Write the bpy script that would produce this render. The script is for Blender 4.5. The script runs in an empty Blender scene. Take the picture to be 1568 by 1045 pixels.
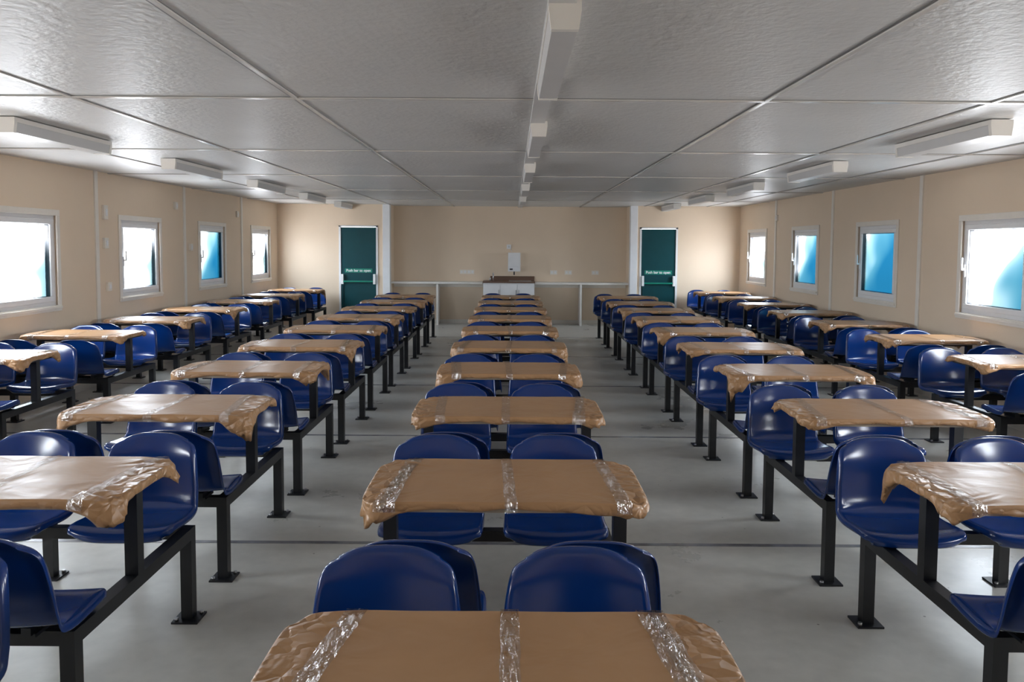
import bpy, bmesh, math, random
from mathutils import Vector, Matrix, noise
random.seed(7)
scene = bpy.context.scene
scene.view_settings.view_transform = 'Standard'
scene.view_settings.look = 'None'
COL = scene.collection
SKY = 32.0

# ------------------------------------------------------------------ materials
def new_mat(name):
    m = bpy.data.materials.new(name); m.use_nodes = True
    nt = m.node_tree
    return m, nt, nt.nodes['Principled BSDF']

def simple(name, col, rough=0.5, metal=0.0, var=0.06, scale=8.0, bump=0.0, bscale=60.0, spec=None, coat=0.0, dist=0.002):
    m, nt, b = new_mat(name)
    tc = nt.nodes.new('ShaderNodeTexCoord')
    n = nt.nodes.new('ShaderNodeTexNoise'); n.inputs['Scale'].default_value = scale
    n.inputs['Detail'].default_value = 4
    nt.links.new(tc.outputs['Object'], n.inputs['Vector'])
    r = nt.nodes.new('ShaderNodeValToRGB')
    r.color_ramp.elements[0].position = 0.3; r.color_ramp.elements[1].position = 0.7
    r.color_ramp.elements[0].color = (*[c*(1-var) for c in col], 1)
    r.color_ramp.elements[1].color = (*[min(1, c*(1+var)) for c in col], 1)
    nt.links.new(n.outputs['Fac'], r.inputs['Fac'])
    nt.links.new(r.outputs['Color'], b.inputs['Base Color'])
    b.inputs['Roughness'].default_value = rough
    b.inputs['Metallic'].default_value = metal
    if spec is not None: b.inputs['Specular IOR Level'].default_value = spec
    if coat: b.inputs['Coat Weight'].default_value = coat
    if bump:
        n2 = nt.nodes.new('ShaderNodeTexNoise'); n2.inputs['Scale'].default_value = bscale
        n2.inputs['Detail'].default_value = 3
        nt.links.new(tc.outputs['Object'], n2.inputs['Vector'])
        bp = nt.nodes.new('ShaderNodeBump'); bp.inputs['Strength'].default_value = bump
        bp.inputs['Distance'].default_value = dist
        nt.links.new(n2.outputs['Fac'], bp.inputs['Height'])
        nt.links.new(bp.outputs['Normal'], b.inputs['Normal'])
    return m

M_wall = simple('wall_woodchip_cream', (0.75, 0.605, 0.455), 0.55, var=0.03, scale=1.2, bump=0.35, bscale=45)
M_ceil = simple('ceiling_board', (0.62, 0.62, 0.61), 0.42, var=0.04, scale=1.5, bump=0.9, bscale=26, dist=0.006)
M_seam = simple('ceiling_strip', (0.66, 0.64, 0.61), 0.22, var=0.03)
M_seamd = simple('ceiling_gap', (0.20, 0.20, 0.20), 0.5, var=0.05)
M_white = simple('white_upvc', (0.80, 0.80, 0.81), 0.3, var=0.02)
M_trim = simple('painted_trim', (0.78, 0.73, 0.66), 0.4, var=0.03)
M_post = simple('white_post', (0.80, 0.81, 0.83), 0.4, var=0.02)
M_black = simple('black_powder_steel', (0.008, 0.009, 0.012), 0.4, var=0.2, scale=20)
M_chair = simple('blue_polypropylene', (0.002, 0.027, 0.15), 0.17, var=0.10, scale=5, bump=0.06, bscale=250, dist=0.001, spec=.6)
M_board = simple('laminate_board', (0.35, 0.28, 0.2), 0.5)
M_door = simple('teal_door_paint', (0.002, 0.052, 0.062), 0.4, var=0.05, spec=.3)
M_steel = simple('steel', (0.5, 0.5, 0.52), 0.3, metal=0.9, var=0.05)
M_dark = simple('dark_plastic', (0.03, 0.03, 0.035), 0.4)
M_sign = simple('green_sign', (0.0, 0.22, 0.15), 0.4)
M_signw = simple('sign_white', (0.9, 0.9, 0.9), 0.4)
M_counter = simple('counter_top', (0.76, 0.73, 0.68), 0.3, var=0.03)
M_brown = simple('brown_laminate', (0.13, 0.07, 0.045), 0.4)
M_diff = simple('diffuser', (0.60, 0.60, 0.60), 0.35, var=0.02)
M_body = simple('light_body', (0.84, 0.81, 0.76), 0.4, var=0.02)

def floor_mat():
    m, nt, b = new_mat('grey_vinyl_floor')
    tc = nt.nodes.new('ShaderNodeTexCoord')
    n1 = nt.nodes.new('ShaderNodeTexNoise'); n1.inputs['Scale'].default_value = 0.9; n1.inputs['Detail'].default_value = 8; n1.inputs['Roughness'].default_value = .65
    n2 = nt.nodes.new('ShaderNodeTexNoise'); n2.inputs['Scale'].default_value = 14; n2.inputs['Detail'].default_value = 6
    for n in (n1, n2): nt.links.new(tc.outputs['Object'], n.inputs['Vector'])
    mx = nt.nodes.new('ShaderNodeMath'); mx.operation = 'MULTIPLY_ADD'; mx.inputs[1].default_value = 0.35
    nt.links.new(n2.outputs['Fac'], mx.inputs[0]); nt.links.new(n1.outputs['Fac'], mx.inputs[2])
    r = nt.nodes.new('ShaderNodeValToRGB')
    r.color_ramp.elements[0].position = 0.45; r.color_ramp.elements[1].position = 0.9
    r.color_ramp.elements[0].color = (0.46, 0.455, 0.43, 1); r.color_ramp.elements[1].color = (0.64, 0.63, 0.59, 1)
    nt.links.new(mx.outputs[0], r.inputs['Fac'])
    vo = nt.nodes.new('ShaderNodeTexVoronoi'); vo.inputs['Scale'].default_value = 5
    nt.links.new(tc.outputs['Object'], vo.inputs['Vector'])
    lt = nt.nodes.new('ShaderNodeMath'); lt.operation = 'LESS_THAN'; lt.inputs[1].default_value = .03
    nt.links.new(vo.outputs['Distance'], lt.inputs[0])
    mxc = nt.nodes.new('ShaderNodeMix'); mxc.data_type = 'RGBA'; mxc.inputs[7].default_value = (.25, .24, .22, 1)
    nt.links.new(lt.outputs[0], mxc.inputs[0]); nt.links.new(r.outputs['Color'], mxc.inputs[6])
    nt.links.new(mxc.outputs[2], b.inputs['Base Color'])
    rr = nt.nodes.new('ShaderNodeMapRange'); rr.inputs['To Min'].default_value = 0.24; rr.inputs['To Max'].default_value = 0.42
    rr.inputs['From Min'].default_value = .3; rr.inputs['From Max'].default_value = .7
    nt.links.new(n1.outputs['Fac'], rr.inputs['Value']); nt.links.new(rr.outputs[0], b.inputs['Roughness'])
    bp = nt.nodes.new('ShaderNodeBump'); bp.inputs['Strength'].default_value = .15; bp.inputs['Distance'].default_value = .004
    nt.links.new(n2.outputs['Fac'], bp.inputs['Height']); nt.links.new(bp.outputs['Normal'], b.inputs['Normal'])
    return m
M_floor = floor_mat()
M_fseam = simple('floor_joint', (0.22, 0.22, 0.24), 0.22, var=0.5, scale=6)

def card_mat():
    m, nt, b = new_mat('brown_cardboard')
    tc = nt.nodes.new('ShaderNodeTexCoord')
    n1 = nt.nodes.new('ShaderNodeTexNoise'); n1.inputs['Scale'].default_value = 3; n1.inputs['Detail'].default_value = 6
    nt.links.new(tc.outputs['Object'], n1.inputs['Vector'])
    r = nt.nodes.new('ShaderNodeValToRGB')
    r.color_ramp.elements[0].position = .3; r.color_ramp.elements[1].position = .72
    r.color_ramp.elements[0].color = (0.36, 0.195, 0.090, 1); r.color_ramp.elements[1].color = (0.44, 0.25, 0.122, 1)
    nt.links.new(n1.outputs['Fac'], r.inputs['Fac']); nt.links.new(r.outputs['Color'], b.inputs['Base Color'])
    b.inputs['Roughness'].default_value = .36
    n2 = nt.nodes.new('ShaderNodeTexNoise'); n2.inputs['Scale'].default_value = 5; n2.inputs['Detail'].default_value = 3; n2.inputs['Distortion'].default_value = .8
    nt.links.new(tc.outputs['Object'], n2.inputs['Vector'])
    vo = nt.nodes.new('ShaderNodeTexVoronoi'); vo.feature = 'DISTANCE_TO_EDGE'; vo.inputs['Scale'].default_value = 16
    mixv = nt.nodes.new('ShaderNodeMix'); mixv.data_type = 'RGBA'; mixv.inputs[0].default_value = .12
    nt.links.new(tc.outputs['Object'], mixv.inputs[6]); nt.links.new(n2.outputs['Color'], mixv.inputs[7])
    nt.links.new(mixv.outputs[2], vo.inputs['Vector'])
    sp = nt.nodes.new('ShaderNodeSeparateXYZ'); nt.links.new(tc.outputs['Object'], sp.inputs[0])
    ab = nt.nodes.new('ShaderNodeMath'); ab.operation = 'ABSOLUTE'; nt.links.new(sp.outputs['X'], ab.inputs[0])
    mr = nt.nodes.new('ShaderNodeMapRange'); mr.inputs['From Min'].default_value = .35; mr.inputs['From Max'].default_value = .47; mr.inputs['To Min'].default_value = .0; mr.inputs['To Max'].default_value = 1.2
    nt.links.new(ab.outputs[0], mr.inputs['Value'])
    mrz = nt.nodes.new('ShaderNodeMapRange'); mrz.inputs['From Min'].default_value = .752; mrz.inputs['From Max'].default_value = .735; mrz.inputs['To Min'].default_value = 0; mrz.inputs['To Max'].default_value = .7
    nt.links.new(sp.outputs['Z'], mrz.inputs['Value'])
    mxx = nt.nodes.new('ShaderNodeMath'); mxx.operation = 'MAXIMUM'; nt.links.new(mr.outputs[0], mxx.inputs[0]); nt.links.new(mrz.outputs[0], mxx.inputs[1])
    vm = nt.nodes.new('ShaderNodeMath'); vm.operation = 'MULTIPLY'; nt.links.new(vo.outputs['Distance'], vm.inputs[0]); nt.links.new(mxx.outputs[0], vm.inputs[1])
    ad = nt.nodes.new('ShaderNodeMath'); ad.operation = 'MULTIPLY_ADD'; ad.inputs[1].default_value = .25
    nt.links.new(n2.outputs['Fac'], ad.inputs[0]); nt.links.new(vm.outputs[0], ad.inputs[2])
    bp = nt.nodes.new('ShaderNodeBump'); bp.inputs['Strength'].default_value = .9; bp.inputs['Distance'].default_value = .026
    nt.links.new(ad.outputs[0], bp.inputs['Height']); nt.links.new(bp.outputs['Normal'], b.inputs['Normal'])
    return m
M_card = card_mat()

def tape_mat():
    m, nt, b = new_mat('clear_packing_tape')
    nt.nodes.remove(b)
    out = nt.nodes['Material Output']
    tr = nt.nodes.new('ShaderNodeBsdfTransparent'); tr.inputs[0].default_value = (.86, .84, .81, 1)
    gl = nt.nodes.new('ShaderNodeBsdfGlossy'); gl.inputs['Roughness'].default_value = .09; gl.inputs[0].default_value = (1, 1, 1, 1)
    mx = nt.nodes.new('ShaderNodeMixShader'); mx.inputs[0].default_value = .2
    tc = nt.nodes.new('ShaderNodeTexCoord')
    mp = nt.nodes.new('ShaderNodeMapping'); mp.inputs['Scale'].default_value = (22, 5, 10)
    n = nt.nodes.new('ShaderNodeTexNoise'); n.inputs['Scale'].default_value = 2.0; n.inputs['Distortion'].default_value = 1.5; n.inputs['Detail'].default_value = 3
    nt.links.new(tc.outputs['Object'], mp.inputs[0]); nt.links.new(mp.outputs[0], n.inputs['Vector'])
    bp = nt.nodes.new('ShaderNodeBump'); bp.inputs['Strength'].default_value = 1; bp.inputs['Distance'].default_value = .024
    nt.links.new(n.outputs['Fac'], bp.inputs['Height']); nt.links.new(bp.outputs['Normal'], gl.inputs['Normal'])
    nt.links.new(tr.outputs[0], mx.inputs[1]); nt.links.new(gl.outputs[0], mx.inputs[2]); nt.links.new(mx.outputs[0], out.inputs[0])
    return m
M_tape = tape_mat()

def glass_mat(name, film):
    # glass carrying a translucent blue protective film (film = coverage); light crosses two faces, hence sqrt
    m, nt, b = new_mat(name)
    nt.nodes.remove(b)
    out = nt.nodes['Material Output']
    tr = nt.nodes.new('ShaderNodeBsdfTransparent')
    if film == 0:
        gl = nt.nodes.new('ShaderNodeBsdfGlossy'); gl.inputs['Roughness'].default_value = .03
        mx = nt.nodes.new('ShaderNodeMixShader'); mx.inputs[0].default_value = .04
        nt.links.new(tr.outputs[0], mx.inputs[1]); nt.links.new(gl.outputs[0], mx.inputs[2]); nt.links.new(mx.outputs[0], out.inputs[0])
        return m
    tc = nt.nodes.new('ShaderNodeTexCoord')
    n = nt.nodes.new('ShaderNodeTexNoise'); n.inputs['Scale'].default_value = 1.5; n.inputs['Detail'].default_value = 1; n.inputs['Distortion'].default_value = .3
    nt.links.new(tc.outputs['Object'], n.inputs['Vector'])
    sp = nt.nodes.new('ShaderNodeSeparateXYZ'); nt.links.new(tc.outputs['Object'], sp.inputs[0])
    ma = nt.nodes.new('ShaderNodeMath'); ma.operation = 'MULTIPLY_ADD'; ma.inputs[1].default_value = -.65
    nt.links.new(sp.outputs['Y'], ma.inputs[0]); nt.links.new(n.outputs['Fac'], ma.inputs[2])
    mz = nt.nodes.new('ShaderNodeMath'); mz.operation = 'MULTIPLY_ADD'; mz.inputs[1].default_value = -.45
    nt.links.new(sp.outputs['Z'], mz.inputs[0]); nt.links.new(ma.outputs[0], mz.inputs[2])
    r = nt.nodes.new('ShaderNodeValToRGB')
    def T(c): return (*[math.sqrt(x/SKY) for x in c], 1)
    c = 1.0 - film*1.05
    e = r.color_ramp.elements
    e[0].position = max(0.0, c-.06); e[0].color = (.95, .97, 1, 1)
    e[1].position = min(1, c+.65); e[1].color = T((.03, .36, .72))
    k = e.new(min(.98, c+.12)); k.color = T((1.0, 1.5, 1.7))
    k = e.new(min(.99, c+.34)); k.color = T((.18, .66, .95))
    nt.links.new(mz.outputs[0], r.inputs['Fac']); nt.links.new(r.outputs['Color'], tr.inputs[0])
    nt.links.new(tr.outputs[0], out.inputs[0])
    return m
M_glass = {f: glass_mat('window_glass_film_%d' % int(f*100), f) for f in (0.0, 0.22, 0.42, 0.75, 0.92)}

# ------------------------------------------------------------------ mesh helper
class MB:
    def __init__(s): s.v = []; s.f = []; s.mi = []; s.mats = []; s.sm = []
    def mat(s, m):
        if m not in s.mats: s.mats.append(m)
        return s.mats.index(m)
    def box(s, x0, x1, y0, y1, z0, z1, m):
        k = len(s.v); i = s.mat(m)
        s.v += [(x0,y0,z0),(x1,y0,z0),(x1,y1,z0),(x0,y1,z0),(x0,y0,z1),(x1,y0,z1),(x1,y1,z1),(x0,y1,z1)]
        for q in ((0,3,2,1),(4,5,6,7),(0,1,5,4),(1,2,6,5),(2,3,7,6),(3,0,4,7)):
            s.f.append(tuple(k+a for a in q)); s.mi.append(i); s.sm.append(False)
    def prism(s, prof, y0, y1, m):
        k = len(s.v); i = s.mat(m); n = len(prof)
        for (x, z) in prof: s.v.append((x, y0, z))
        for (x, z) in prof: s.v.append((x, y1, z))
        s.f.append(tuple(k+a for a in range(n))); s.f.append(tuple(k+n+a for a in reversed(range(n))))
        s.mi += [i, i]; s.sm += [False]*2
        for a in range(n):
            b = (a+1) % n
            s.f.append((k+a, k+n+a, k+n+b, k+b)); s.mi.append(i); s.sm.append(False)
    def cyl(s, p0, p1, r, m, n=12):
        p0 = Vector(p0); p1 = Vector(p1); d = (p1-p0).normalized()
        a = d.orthogonal().normalized(); b = d.cross(a)
        k = len(s.v); i = s.mat(m)
        for p in (p0, p1):
            for j in range(n):
                t = 2*math.pi*j/n
                s.v.append(tuple(p + r*(math.cos(t)*a+math.sin(t)*b)))
        s.f.append(tuple(k+j for j in reversed(range(n)))); s.f.append(tuple(k+n+j for j in range(n)))
        s.mi += [i, i]; s.sm += [False]*2
        for j in range(n):
            j2 = (j+1) % n
            s.f.append((k+j, k+j2, k+n+j2, k+n+j)); s.mi.append(i); s.sm.append(True)
    def grid(s, rows, m, closed=False, smooth=True):
        k = len(s.v); i = s.mat(m); nr = len(rows); nc = len(rows[0])
        for r in rows: s.v += [tuple(p) for p in r]
        for a in range(nr-1):
            for b in range(nc if closed else nc-1):
                b2 = (b+1) % nc
                s.f.append((k+a*nc+b, k+a*nc+b2, k+(a+1)*nc+b2, k+(a+1)*nc+b)); s.mi.append(i); s.sm.append(smooth)
    def mesh(s, name):
        me = bpy.data.meshes.new(name); me.from_pydata(s.v, [], s.f)
        for m in s.mats: me.materials.append(m)
        me.polygons.foreach_set('material_index', s.mi); me.polygons.foreach_set('use_smooth', s.sm)
        me.update()
        bm = bmesh.new(); bm.from_mesh(me); bmesh.ops.recalc_face_normals(bm, faces=bm.faces); bm.to_mesh(me); bm.free()
        return me
    def obj(s, name, loc=(0,0,0), parent=None, bevel=0):
        o = bpy.data.objects.new(name, s.mesh(name)); o.location = loc; COL.objects.link(o)
        if parent: o.parent = parent
        if bevel:
            md = o.modifiers.new('bevel', 'BEVEL'); md.width = bevel; md.segments = 2; md.limit_method = 'ANGLE'
        return o
def inst(me, name, loc=(0,0,0), rot=0, parent=None):
    o = bpy.data.objects.new(name, me); o.location = loc; o.rotation_euler = (0, 0, rot); COL.objects.link(o)
    if parent: o.parent = parent
    return o
def empty(name, loc=(0,0,0)):
    o = bpy.data.objects.new(name, None); o.location = loc; o.empty_display_size = .2; COL.objects.link(o); return o

# ------------------------------------------------------------------ room
XL, XR = -4.65, 4.50
Y0, YD, YB = -2.3, 16.05, 16.6
H = 2.40; TH = 0.12
PL0, PL1, PR0, PR1 = -2.58, -2.42, 2.33, 2.49

b = MB(); b.box(XL-.12, XR+.12, Y0-.12, YB+.12, -.1, 0, M_floor); b.obj('floor')
b = MB(); b.box(XL-.12, XR+.12, Y0-.12, YB+.12, H, H+.1, M_ceil); b.obj('ceiling')
b = MB()
yj = 4.26-2.46*2
while yj < 16.4:
    b.box(XL, XR, yj-.018, yj+.018, 0, .0015, M_fseam); yj += 2.46
b.obj('trim_floor_joints')
b = MB()
ys = [4.48+2.45*k for k in range(-2, 5)]
for y in ys:
    b.box(XL, XR, y-.030, y+.030, H-.002, H, M_seamd); b.box(XL, XR, y-.022, y+.018, H-.008, H-.002, M_seam)
for x in (-3.65, -2.42, -1.19, 1.37, 2.6, 3.83):
    yy = YB if -2.4 < x < 2.3 else YD
    b.box(x-.020, x+.020, Y0, yy, H-.0025, H, M_seamd); b.box(x-.004, x+.018, Y0, yy, H-.0085, H-.0025, M_seam)
b.obj('trim_ceiling_strips')

WZ0, WZ1 = 0.95, 1.89
WL = 1.08
wy = [(8.28+2.42*k-WL, 8.28+2.42*k) for k in range(-3, 4)]
wyR = [(8.13+2.445*k-WL, 8.13+2.445*k) for k in range(-3, 4)]
def side_wall(name, xi, sgn, spans):
    b = MB(); xa, xb = sorted((xi, xi+sgn*TH))
    b.box(xa, xb, Y0-.12, YB+.12, 0, WZ0, M_wall); b.box(xa, xb, Y0-.12, YB+.12, WZ1, H, M_wall)
    prev = Y0-.12
    for (a, c) in spans: b.box(xa, xb, prev, a, WZ0, WZ1, M_wall); prev = c
    b.box(xa, xb, prev, YB+.12, WZ0, WZ1, M_wall)
    b.obj(name)
side_wall('wall_left', XL, -1, wy); side_wall('wall_right', XR, 1, wyR)
b = MB(); b.box(XL, XR, Y0-.12, Y0, 0, H, M_wall); b.obj('wall_front')
b = MB(); b.box(PL1-.14, PR0+.14, YB, YB+.12, 0, H, M_wall)
for x in (-1.68, -.98, 1.2, 1.9): b.box(x-.012, x+.012, YB-.003, YB, 0, H, M_wall)
b.obj('wall_back')
DL = (-3.43, -2.66); DR = (2.52, 3.27); DH = 1.98
def door_wall(name, xa, xb, d):
    b = MB(); b.box(xa, d[0], YD, YD+.12, 0, H, M_wall); b.box(d[1], xb, YD, YD+.12, 0, H, M_wall); b.box(d[0], d[1], YD, YD+.12, DH, H, M_wall); b.obj(name)
door_wall('wall_back_left', XL, PL0+.04, DL); door_wall('wall_back_right', PR1-.04, XR, DR)
b = MB(); b.box(PL1-.12, PL1-.005, YD+.12, YB, 0, H, M_wall); b.obj('wall_recess_left')
b = MB(); b.box(PR0+.005, PR0+.12, YD+.12, YB, 0, H, M_wall); b.obj('wall_recess_right')
b = MB(); b.box(PL0+.02, PL1, YD-.03, YD+.13, 0, H, M_post); b.obj('trim_1', bevel=.004)
b = MB(); b.box(PR0, PR1-.02, YD-.03, YD+.13, 0, H, M_post); b.obj('trim_2', bevel=.004)
b = MB()
for k in range(-4, 4):
    y = 9.07+2.43*k
    if y < YD: b.box(XL, XL+.016, y-.035, y+.035, 0, H, M_trim)
b.obj('trim_wall_battens_left')
b = MB()
for k in range(-4, 4):
    y = 8.95+2.46*k
    if y < YD: b.box(XR-.016, XR, y-.035, y+.035, 0, H, M_trim)
b.obj('trim_wall_battens_right')
for nm, x0, x1 in (('baseboard_left', XL, XL+.012), ('baseboard_right', XR-.012, XR)):
    b = MB(); b.box(x0, x1, Y0, YD, 0, .08, M_trim); b.obj(nm)
b = MB(); b.box(PL1, PR0, YB-.012, YB, 0, .08, M_trim); b.obj('baseboard_back')

# ------------------------------------------------------------------ windows (built with local +X outward)
wn = [0]
def window(loc, rot, W, film, handle_side):
    wn[0] += 1
    e = empty('window_%d' % wn[0], loc); e.rotation_euler = (0, 0, rot)
    w = W/2; h = (WZ1-WZ0)/2
    def fr(b, w, h, t, x0, x1, m):
        x0, x1 = sorted((x0, x1))
        b.box(x0, x1, -w, w, h-t, h, m); b.box(x0, x1, -w, w, -h, -h+t, m)
        b.box(x0, x1, -w, -w+t, -h+t, h-t, m); b.box(x0, x1, w-t, w, -h+t, h-t, m)
    b = MB(); fr(b, w+.045, h+.045, .06, 0, -.014, M_trim)
    b.box(-.03, 0, -w-.03, w+.03, -h-.02, -h+.004, M_trim); b.obj('architrave', parent=e, bevel=.003)
    b = MB(); fr(b, w, h, .05, .02, .09, M_white); b.obj('outer_frame', parent=e, bevel=.004)
    b = MB(); fr(b, w-.05, h-.05, .055, .005, .07, M_white); b.obj('sash', parent=e, bevel=.008)
    b = MB(); fr(b, w-.105, h-.105, .006, .02, .06, M_dark); b.obj('gasket', parent=e)
    b = MB(); b.box(.038, .042, -w+.1, w-.1, -h+.1, h-.1, M_glass[film]); b.obj('pane', parent=e)
    hy = handle_side*(w-.075)
    b = MB()
    b.box(-.007, .005, hy-.012, hy+.012, -.10, .02, M_white)
    b.box(-.035, -.007, hy-.008, hy+.008, -.035, -.015, M_white)
    b.box(-.04, -.025, hy-.01, hy+.01, -.03, .09, M_white); b.obj('handle', parent=e, bevel=.003)
    L = bpy.data.lights.new('daylight_portal', 'AREA'); L.shape = 'RECTANGLE'; L.size = h*2; L.size_y = w*2
    L.cycles.is_portal = True
    o = bpy.data.objects.new('daylight_portal', L); COL.objects.link(o); o.parent = e
    o.location = (.13, 0, 0); o.rotation_euler = (0, math.radians(90), 0)
zc = (WZ0+WZ1)/2
filmsL = [0, 0, 0, .22, .22, .75, .22]
filmsR = [0, 0, 0, .42, .92, .75, .22]
for (a, c), f in zip(wy, filmsL): window((XL, (a+c)/2, zc), math.pi, c-a, f, 1)
for (a, c), f in zip(wyR, filmsR): window((XR, (a+c)/2, zc), 0, c-a, f, 1)

# ------------------------------------------------------------------ doors
dn = [0]
def text_mesh(txt, size):
    cu = bpy.data.curves.new('t', 'FONT'); cu.body = txt; cu.size = size; cu.extrude = .0008; cu.align_x = 'CENTER'; cu.align_y = 'CENTER'
    cu.offset = .0012
    o = bpy.data.objects.new('t', cu); COL.objects.link(o)
    dg = bpy.context.evaluated_depsgraph_get(); me = bpy.data.meshes.new_from_object(o.evaluated_get(dg))
    bpy.data.objects.remove(o); me.materials.clear(); me.materials.append(M_signw); return me
def door(d):
    dn[0] += 1
    cx = (d[0]+d[1])/2; w = (d[1]-d[0])/2
    e = empty('door_%d' % dn[0], (cx, YD, 0))
    b = MB(); b.box(-w, -w+.035, -.012, .1, 0, DH, M_post); b.box(w-.035, w, -.012, .1, 0, DH, M_post); b.box(-w, w, -.012, .1, DH-.03, DH, M_post)
    b.obj('door_frame', parent=e)
    b = MB(); b.box(-w+.037, w-.037, .01, .055, .008, DH-.033, M_door); b.obj('door_leaf', parent=e, bevel=.003)
    b = MB(); b.box(-w+.05, w-.05, -.045, -.02, .86, .89, M_sign)
    b.box(-w+.045, -w+.09, -.05, .01, .82, 1.02, M_signw); b.box(w-.09, w-.045, -.05, .01, .82, 1.02, M_signw)
    b.box(-w+.06, -w+.08, -.015, .01, .05, .8, M_door)
    b.obj('panic_bar', parent=e, bevel=.004)
    b = MB(); b.box(-.27, .27, .004, .01, 1.05, 1.13, M_sign); b.obj('push_bar_sign', parent=e)
    o = inst(text_mesh('Push bar to open', .07), 'sign_text', (.0, .002, 1.09), 0, e); o.rotation_euler = (math.pi/2, 0, 0)
door(DL); door(DR)

# ------------------------------------------------------------------ recess counter and sink
b = MB()
b.box(PL1+.004, -.59, YB-.42, YB-.006, .83, .87, M_counter); b.box(.46, PR0-.004, YB-.42, YB-.006, .83, .87, M_counter)
for x in (-1.5, 1.38): b.box(x-.02, x+.02, YB-.40, YB-.02, 0, .83, M_counter)
for xa, xb in ((PL1+.004, -.59), (.46, PR0-.004)): b.box(xa, xb, YB-.03, YB-.006, .75, .83, M_trim)
b.obj('counter_worktop')
e = empty('sink_unit', (-.065, YB-.265, 0))
b = MB(); b.box(-.51, .51, -.23, .25, .08, .86, M_white); b.box(-.49, .49, -.2, .25, 0, .08, M_dark)
for xa, xb in ((-.505, -.173), (-.167, .167), (.173, .505)): b.box(xa, xb, -.25, -.23, .09, .83, M_white)
for x in (-.2, .14, .2): b.box(x-.006, x+.006, -.27, -.25, .6, .72, M_steel)
b.obj('cabinet', parent=e, bevel=.003)
b = MB(); b.box(-.52, .52, -.26, .25, .86, .89, M_brown); b.box(-.38, .52, .20, .25, .89, .98, M_brown); b.obj('worktop', parent=e)
b = MB(); b.box(.0, .45, -.2, .18, .885, .897, M_steel); b.obj('basin', parent=e)
b = MB(); b.cyl((-.32, .1, .89), (-.32, .1, 1.03), .012, M_steel); b.cyl((-.32, .1, 1.03), (-.32, -.06, 1.05), .01, M_steel); b.cyl((-.32, -.06, 1.05), (-.32, -.06, 1.01), .01, M_steel)
b.cyl((-.38, .1, .89), (-.38, .1, .95), .015, M_steel); b.obj('tap', parent=e)
e = empty('water_boiler', (.04, YB-.005, 1.27))
b = MB(); b.box(-.125, .125, -.2, 0, -.19, .19, M_white); b.box(-.10, .10, -.205, -.2, -.1, .15, M_white); b.obj('casing', parent=e, bevel=.02)
b = MB(); b.cyl((0, -.14, -.19), (0, -.14, -.25), .014, M_dark); b.cyl((0, -.17, -.25), (0, -.1, -.25), .014, M_dark); b.box(-.09, -.03, -.21, -.2, -.16, -.13, M_dark); b.obj('spout', parent=e)
e = empty('fused_switch', (-.07, YB-.001, 1.58)); b = MB(); b.box(-.045, .045, -.03, 0, -.045, .045, M_white); b.box(-.015, .015, -.034, -.03, -.02, .02, M_diff); b.cyl((.03, -.01, -.04), (.06, -.01, -.10), .005, M_white); b.obj('faceplate', parent=e, bevel=.004)
for x in (-1.0, -.85, .85, 1.15, 1.7):
    b = MB(); b.box(-.073, .073, -.012, 0, -.043, .043, M_trim); b.box(-.05, -.02, -.016, -.012, -.02, .02, M_white); b.box(.02, .05, -.016, -.012, -.02, .02, M_white); b.obj('power_socket', (x, YB, 1.06))
for (x, s, y, z, hh) in ((XL, 1, 9.25, 1.6, .06), (XL, 1, 9.25, 1.95, .08), (XL, 1, 11.2, 2.12, .05), (XL, 1, 13.7, 2.1, .05), (XL, 1, 11.7, 1.55, .05), (XR, -1, 13.8, 2.1, .05), (XL, 1, 9.3, 1.1, .05)):
    b = MB(); b.box(*sorted((0, s*.03)), -.045, .045, -hh, hh, M_trim); b.box(*sorted((s*.03, s*.036)), -.02, .02, -hh*.5, hh*.5, M_white); b.obj('wall_switch', (x, y, z), bevel=.003)

# ------------------------------------------------------------------ ceiling lights
def light_mesh(L, w):
    b = MB()
    prof = [(-w/2, 0), (-w/2, -.035), (-w/2+.008, -.095), (w/2-.008, -.095), (w/2, -.035), (w/2, 0)][::-1]
    b.prism(prof, -L/2+.03, L/2-.03, M_diff)
    g = [(x*1.06, z*1.04) for x, z in prof]
    b.prism(g, -L/2, -L/2+.03, M_body); b.prism(g, L/2-.03, L/2, M_body)
    b.box(-w/2-.004, w/2+.004, -L/2+.03, L/2-.03, -.03, 0, M_body)
    return b.mesh('batten_light')
lm = light_mesh(1.25, .13); lmc = light_mesh(1.28, .10)
for k in range(5): inst(lmc, 'ceiling_batten_light', (.165, 2.65+2.55*k+.64, H-.006))
for k in range(-1, 5):
    if 5.7+2.45*k < 15.6:
        inst(lm, 'ceiling_batten_light', (3.0, 5.65+2.45*k, H-.006)); inst(lm, 'ceiling_batten_light', (-3.22, 5.8+2.45*k, H-.006))
b = MB(); b.box(.11, .20, Y0, YB, H-.022, H, M_diff); b.obj('trim_cable_trunking')

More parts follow.
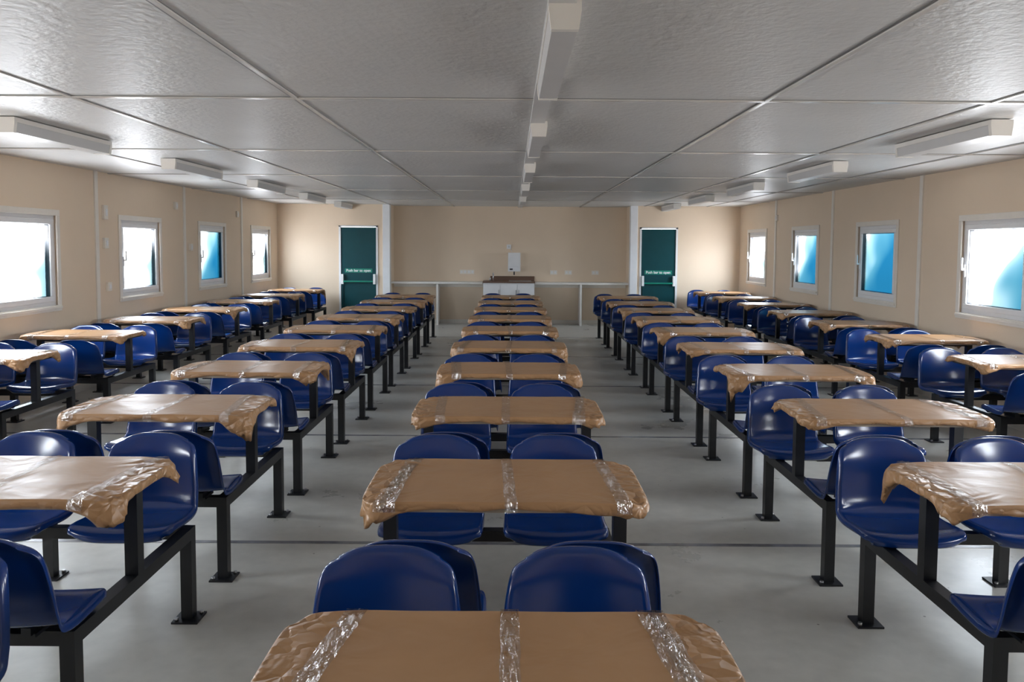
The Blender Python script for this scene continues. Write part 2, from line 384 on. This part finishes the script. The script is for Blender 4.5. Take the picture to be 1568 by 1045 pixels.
# ------------------------------------------------------------------ chair mesh
def chair_mesh():
    P = [(.20,.418),(.192,.440),(.155,.452),(.09,.448),(.01,.441),(-.06,.441),(-.108,.456),(-.130,.495),(-.139,.545),(-.148,.595),(-.158,.645),(-.167,.695),(-.175,.732),(-.179,.757)]
    W = [.160,.188,.201,.204,.204,.203,.201,.199,.196,.191,.185,.176,.162,.132]
    def cr(A, t):
        n = len(A); i = min(int(t), n-2); f = t-i
        def g(k): return A[max(0, min(n-1, k))]
        p0, p1, p2, p3 = g(i-1), g(i), g(i+1), g(i+2)
        return .5*((2*p1)+(-p0+p2)*f+(2*p0-5*p1+4*p2-p3)*f*f+(-p0+3*p1-3*p2+p3)*f**3)
    Y = [p[0] for p in P]; Z = [p[1] for p in P]; n = len(P)-1
    def base(u, t):
        y = cr(Y, t); z = cr(Z, t); w = cr(W, t)
        d = Vector((0, cr(Y, min(t+.05, n))-cr(Y, max(t-.05, 0)), cr(Z, min(t+.05, n))-cr(Z, max(t-.05, 0)))).normalized()
        N = Vector((0, d.z, -d.y))
        if N.z < 0 and N.y < 0: N = -N
        cup = .030 if t > 6 else .014
        e0 = max(0, 1-t/2.0); e1 = max(0, 1-(n-t)/2.5)
        p = Vector((u*w, y, z)) + N*cup*(u*u)*(1-.7*max(e0, e1))
        p -= Vector((0, 0, 1))*(.020*u*u*u*u*e1+.007*u*u*e1)
        p -= Vector((0, 1, 0))*(.03*u**4*e0)
        return p, N, d
    us = [-1,-.93,-.8,-.6,-.4,-.2,0,.2,.4,.6,.8,.93,1]; T = [n*k/22 for k in range(23)]
    rows = []
    lip = [(.006,.007),(.010,.028)]
    def pt(u, t, ul, tl):
        p, N, d = base(u, t); l = max(abs(ul), abs(tl))
        if l:
            o, dn_ = lip[l-1]
            out = Vector((0,0,0))
            if ul: out.x = math.copysign(1, ul)
            if tl: out += d*math.copysign(1, tl)
            out.normalize()
            p = p + out*o - N*dn_
        return p
    cols = [(-1,-2),(-1,-1)]+[(u,0) for u in us]+[(1,1),(1,2)]
    rws = [(0,-2),(0,-1)]+[(t,0) for t in T]+[(n,1),(n,2)]
    for (t, tl) in rws: rows.append([pt(u, t, ul, tl) for (u, ul) in cols])
    b = MB(); b.grid(rows, M_chair)
    o = b.obj('tmp_chair')
    s = o.modifiers.new('s', 'SOLIDIFY'); s.thickness = .005; s.offset = 0
    ss = o.modifiers.new('ss', 'SUBSURF'); ss.levels = 1; ss.render_levels = 1
    dg = bpy.context.evaluated_depsgraph_get(); me = bpy.data.meshes.new_from_object(o.evaluated_get(dg))
    bpy.data.objects.remove(o)
    b = MB()
    b.box(-.10, .10, -.055, .055, .4005, .412, M_black)
    for x in (-.08, .08): b.box(x-.015, x+.015, -.07, .13, .412, .437, M_black)
    m2 = b.mesh('tmp2')
    bm = bmesh.new(); bm.from_mesh(me); me.materials.clear(); me.materials.append(M_chair); me.materials.append(M_black)
    for f in bm.faces: f.smooth = True
    k = len(bm.faces); bm.from_mesh(m2); bm.faces.ensure_lookup_table()
    for f in bm.faces[k:]: f.material_index = 1
    bm.to_mesh(me); bm.free(); me.name = 'canteen_chair'
    return me
CH = chair_mesh()

# ------------------------------------------------------------------ table frame
def frame_mesh():
    b = MB(); t = .024; X = .415; ya, yb = -.43, .48
    for x in (-X, X):
        for y in (ya, yb):
            b.box(x-t, x+t, y-t, y+t, .008, .40, M_black)
            b.box(x-.055, x+.055, y-.055, y+.055, 0, .008, M_black)
            for q in (-.040, .040): b.cyl((x+q, y+q*.9, .008), (x+q, y+q*.9, .02), .009, M_steel, 6)
        b.box(x-t, x+t, ya+t, yb-t, .35, .399, M_black)
        b.box(x-t, x+t, -t, t, .399, .705, M_black)
        b.box(x-.03, x+.03, -.2, .2, .705, .715, M_black)
    for y in (ya, yb): b.box(-X+t, X-t, y-t+.002, y+t-.002, .352, .3995, M_black)
    b.box(-X+t, X-t, -.02, .02, .675, .704, M_black)
    return b.mesh('frame')
FR = frame_mesh()

def card_mesh(seed):
    rnd = random.Random(seed)
    a, c = .478, .272; zt = .757
    N = 184; off = Vector((seed*13.7, seed*5.1, seed*3.3))
    chx, chy = .045, .06
    poly = [(a-chx, c), (-a+chx, c), (-a, c-chy), (-a, -c+chy), (-a+chx, -c), (a-chx, -c), (a, -c+chy), (a, c-chy)]
    cdroop = {(sx, sy): rnd.choice((.7, 1.1, 1.6, 2.6)) for sx in (-1, 1) for sy in (-1, 1)}
    seg = []; tot = 0
    for i in range(8):
        p, q = Vector(poly[i]), Vector(poly[(i+1) % 8]); L = (q-p).length
        wgt = L if L > .2 else L*2.8
        seg.append((p, q, wgt)); tot += wgt
    pts2 = []
    for k in range(N):
        s = tot*k/N
        for (p, q, wg) in seg:
            if s <= wg: pts2.append(p.lerp(q, s/wg)); break
            s -= wg
    for it in range(3): pts2 = [(pts2[k-1]+pts2[k]*2+pts2[(k+1) % N])/4 for k in range(N)]
    pts = []
    for p in pts2:
        dd = (Vector((abs(p.x), abs(p.y)))-Vector((a-chx*.5, c-chy*.5))).length
        pts.append((p.x, p.y, math.exp(-(dd/.075)**2)))
    b = MB(); rows = []
    for s in (0.001, .2, .4, .55, .7, .8, .87, .92, .955, .98, .994):
        r = []
        for (x, y, cn) in pts:
            p = Vector((x*s, y*s, 0)); z = zt+.002*noise.noise(p*6+off)
            z += cn*(s > .75)*.009*noise.noise(p*38+off) - cn*.010*max(0, s-.85)/.15
            r.append((p.x, p.y, z))
        rows.append(r)
    for j, (o, dz) in enumerate(((.003, .002), (.0045, .006), (.005, .014), (.005, .022), (.003, .029), (-.008, .033))):
        r = []
        for k, (x, y, cn) in enumerate(pts):
            d = Vector((x, y, 0)).normalized()
            nn = noise.noise(Vector((x*8, y*8, j*.2))+off)
            n3 = noise.noise(Vector((x*36, y*36, j*.6))+off*2)
            cd = cdroop[(1 if x > 0 else -1, 1 if y > 0 else -1)]
            droop = 1+.45*nn+cn*cd*(1.0+.9*n3)
            oo = o+j*.002*nn+cn*(.008+.014*nn+.020*n3)*min(1, j*.35)
            r.append((x+d.x*oo, y+d.y*oo, zt-.001-dz*droop-cn*.009))
        rows.append(r)
    rows.append([(x*.92, y*.88, .722) for (x, y, cn) in pts])
    b.grid(rows, M_card, closed=True)
    me = b.mesh('cardboard_wrap')
    bm = bmesh.new(); bm.from_mesh(me); bmesh.ops.remove_doubles(bm, verts=bm.verts, dist=.0012); bmesh.ops.recalc_face_normals(bm, faces=bm.faces); bm.to_mesh(me); bm.free()
    tb = MB()
    def strip(x0, x1, w, c=c):
        rows = []
        path = [(-c-.010, zt-.034), (-c-.011, zt-.022), (-c-.010, zt-.010), (-c-.005, zt+.001)]
        path += [(-c+2*c*k/14, zt+.0030) for k in range(1, 14)]
        path += [(c+.005, zt+.001), (c+.010, zt-.010), (c+.011, zt-.022), (c+.010, zt-.034)]
        for (y, z) in path:
            f = (y+c)/(2*c); x = x0+(x1-x0)*f
            wob = .004*noise.noise(Vector((x0*9, y*20, seed)))
            rows.append([(x-w/2+wob, y, z+rnd.uniform(-.0006, .001)), (x, y, z+rnd.uniform(0, .0015)), (x+w/2+wob, y, z+rnd.uniform(-.0006, .001))])
        tb.grid(rows, M_tape)
    strip(rnd.uniform(-.01, .03), rnd.uniform(-.01, .03), .042)
    strip(-.385+rnd.uniform(-.03, .01), -.36+rnd.uniform(-.03, .03), .05)
    strip(.375+rnd.uniform(-.02, .02), .34+rnd.uniform(-.02, .03), .05)
    if seed % 2: strip(-.41, -.34, .04)
    else: strip(.40, .355, .04)
    return me, tb.mesh('packing_tape')
CARDS = [card_mesh(i) for i in range(1, 8)]
bt = MB(); bt.box(-.445, .445, -.25, .25, .715, .738, M_board); BT = bt.mesh('table_board')

def unit(x, y, idx):
    e = empty('canteen_table', (x, y, 0))
    inst(FR, 'steel_frame', parent=e); inst(BT, 'table_board', parent=e)
    cm, tm = CARDS[idx % 7]
    rot = random.choice((0, math.pi))
    inst(cm, 'cardboard_wrap', rot=rot, parent=e); inst(tm, 'packing_tape', rot=rot, parent=e)
    for dx in (-.26, .26):
        for s in (-1, 1):
            inst(CH, 'canteen_chair', (x+dx-(.050 if s > 0 else .01)+random.uniform(-.008, .008), y+s*.45+.01, 0), (0 if s < 0 else math.pi)+random.uniform(-.015, .015))
i = 0
for k in range(10):
    yc = 1.82-.27+1.335*k
    for x in (-1.785, -.02, 1.935):
        unit(x, yc, i); i += 1
for k in range(-2, 7):
    yc = 6.35-.27+1.5*k
    unit(-4.02, yc, i); i += 1
    unit(3.93, yc+.08, i); i += 1

# ------------------------------------------------------------------ world
w = bpy.data.worlds.new('overcast_sky'); scene.world = w; w.use_nodes = True
nt = w.node_tree; bg = nt.nodes['Background']
tc = nt.nodes.new('ShaderNodeTexCoord'); sp = nt.nodes.new('ShaderNodeSeparateXYZ'); nt.links.new(tc.outputs['Generated'], sp.inputs[0])
r = nt.nodes.new('ShaderNodeValToRGB')
r.color_ramp.elements[0].position = 0.0; r.color_ramp.elements[0].color = (.55, .55, .55, 1)
r.color_ramp.elements[1].position = 1.0; r.color_ramp.elements[1].color = (.88, .95, 1, 1)
el = r.color_ramp.elements.new(.48); el.color = (.65, .65, .65, 1)
el = r.color_ramp.elements.new(.53); el.color = (.89, .95, 1, 1)
mr = nt.nodes.new('ShaderNodeMapRange'); mr.inputs['From Min'].default_value = -1; nt.links.new(sp.outputs['Z'], mr.inputs['Value'])
nt.links.new(mr.outputs[0], r.inputs['Fac']); nt.links.new(r.outputs['Color'], bg.inputs['Color'])
bg.inputs['Strength'].default_value = SKY*1.1

# ------------------------------------------------------------------ camera
cam = bpy.data.cameras.new('camera'); co = bpy.data.objects.new('camera', cam); COL.objects.link(co)
cam.sensor_width = 36; cam.lens = 28.47; cam.shift_y = -.0427; cam.clip_start = .05
co.matrix_world = Matrix.Translation((0, 0, 1.6)) @ Matrix.Rotation(math.radians(90-3.645), 4, 'X') @ Matrix.Rotation(math.radians(.38), 4, 'Z')
scene.camera = co
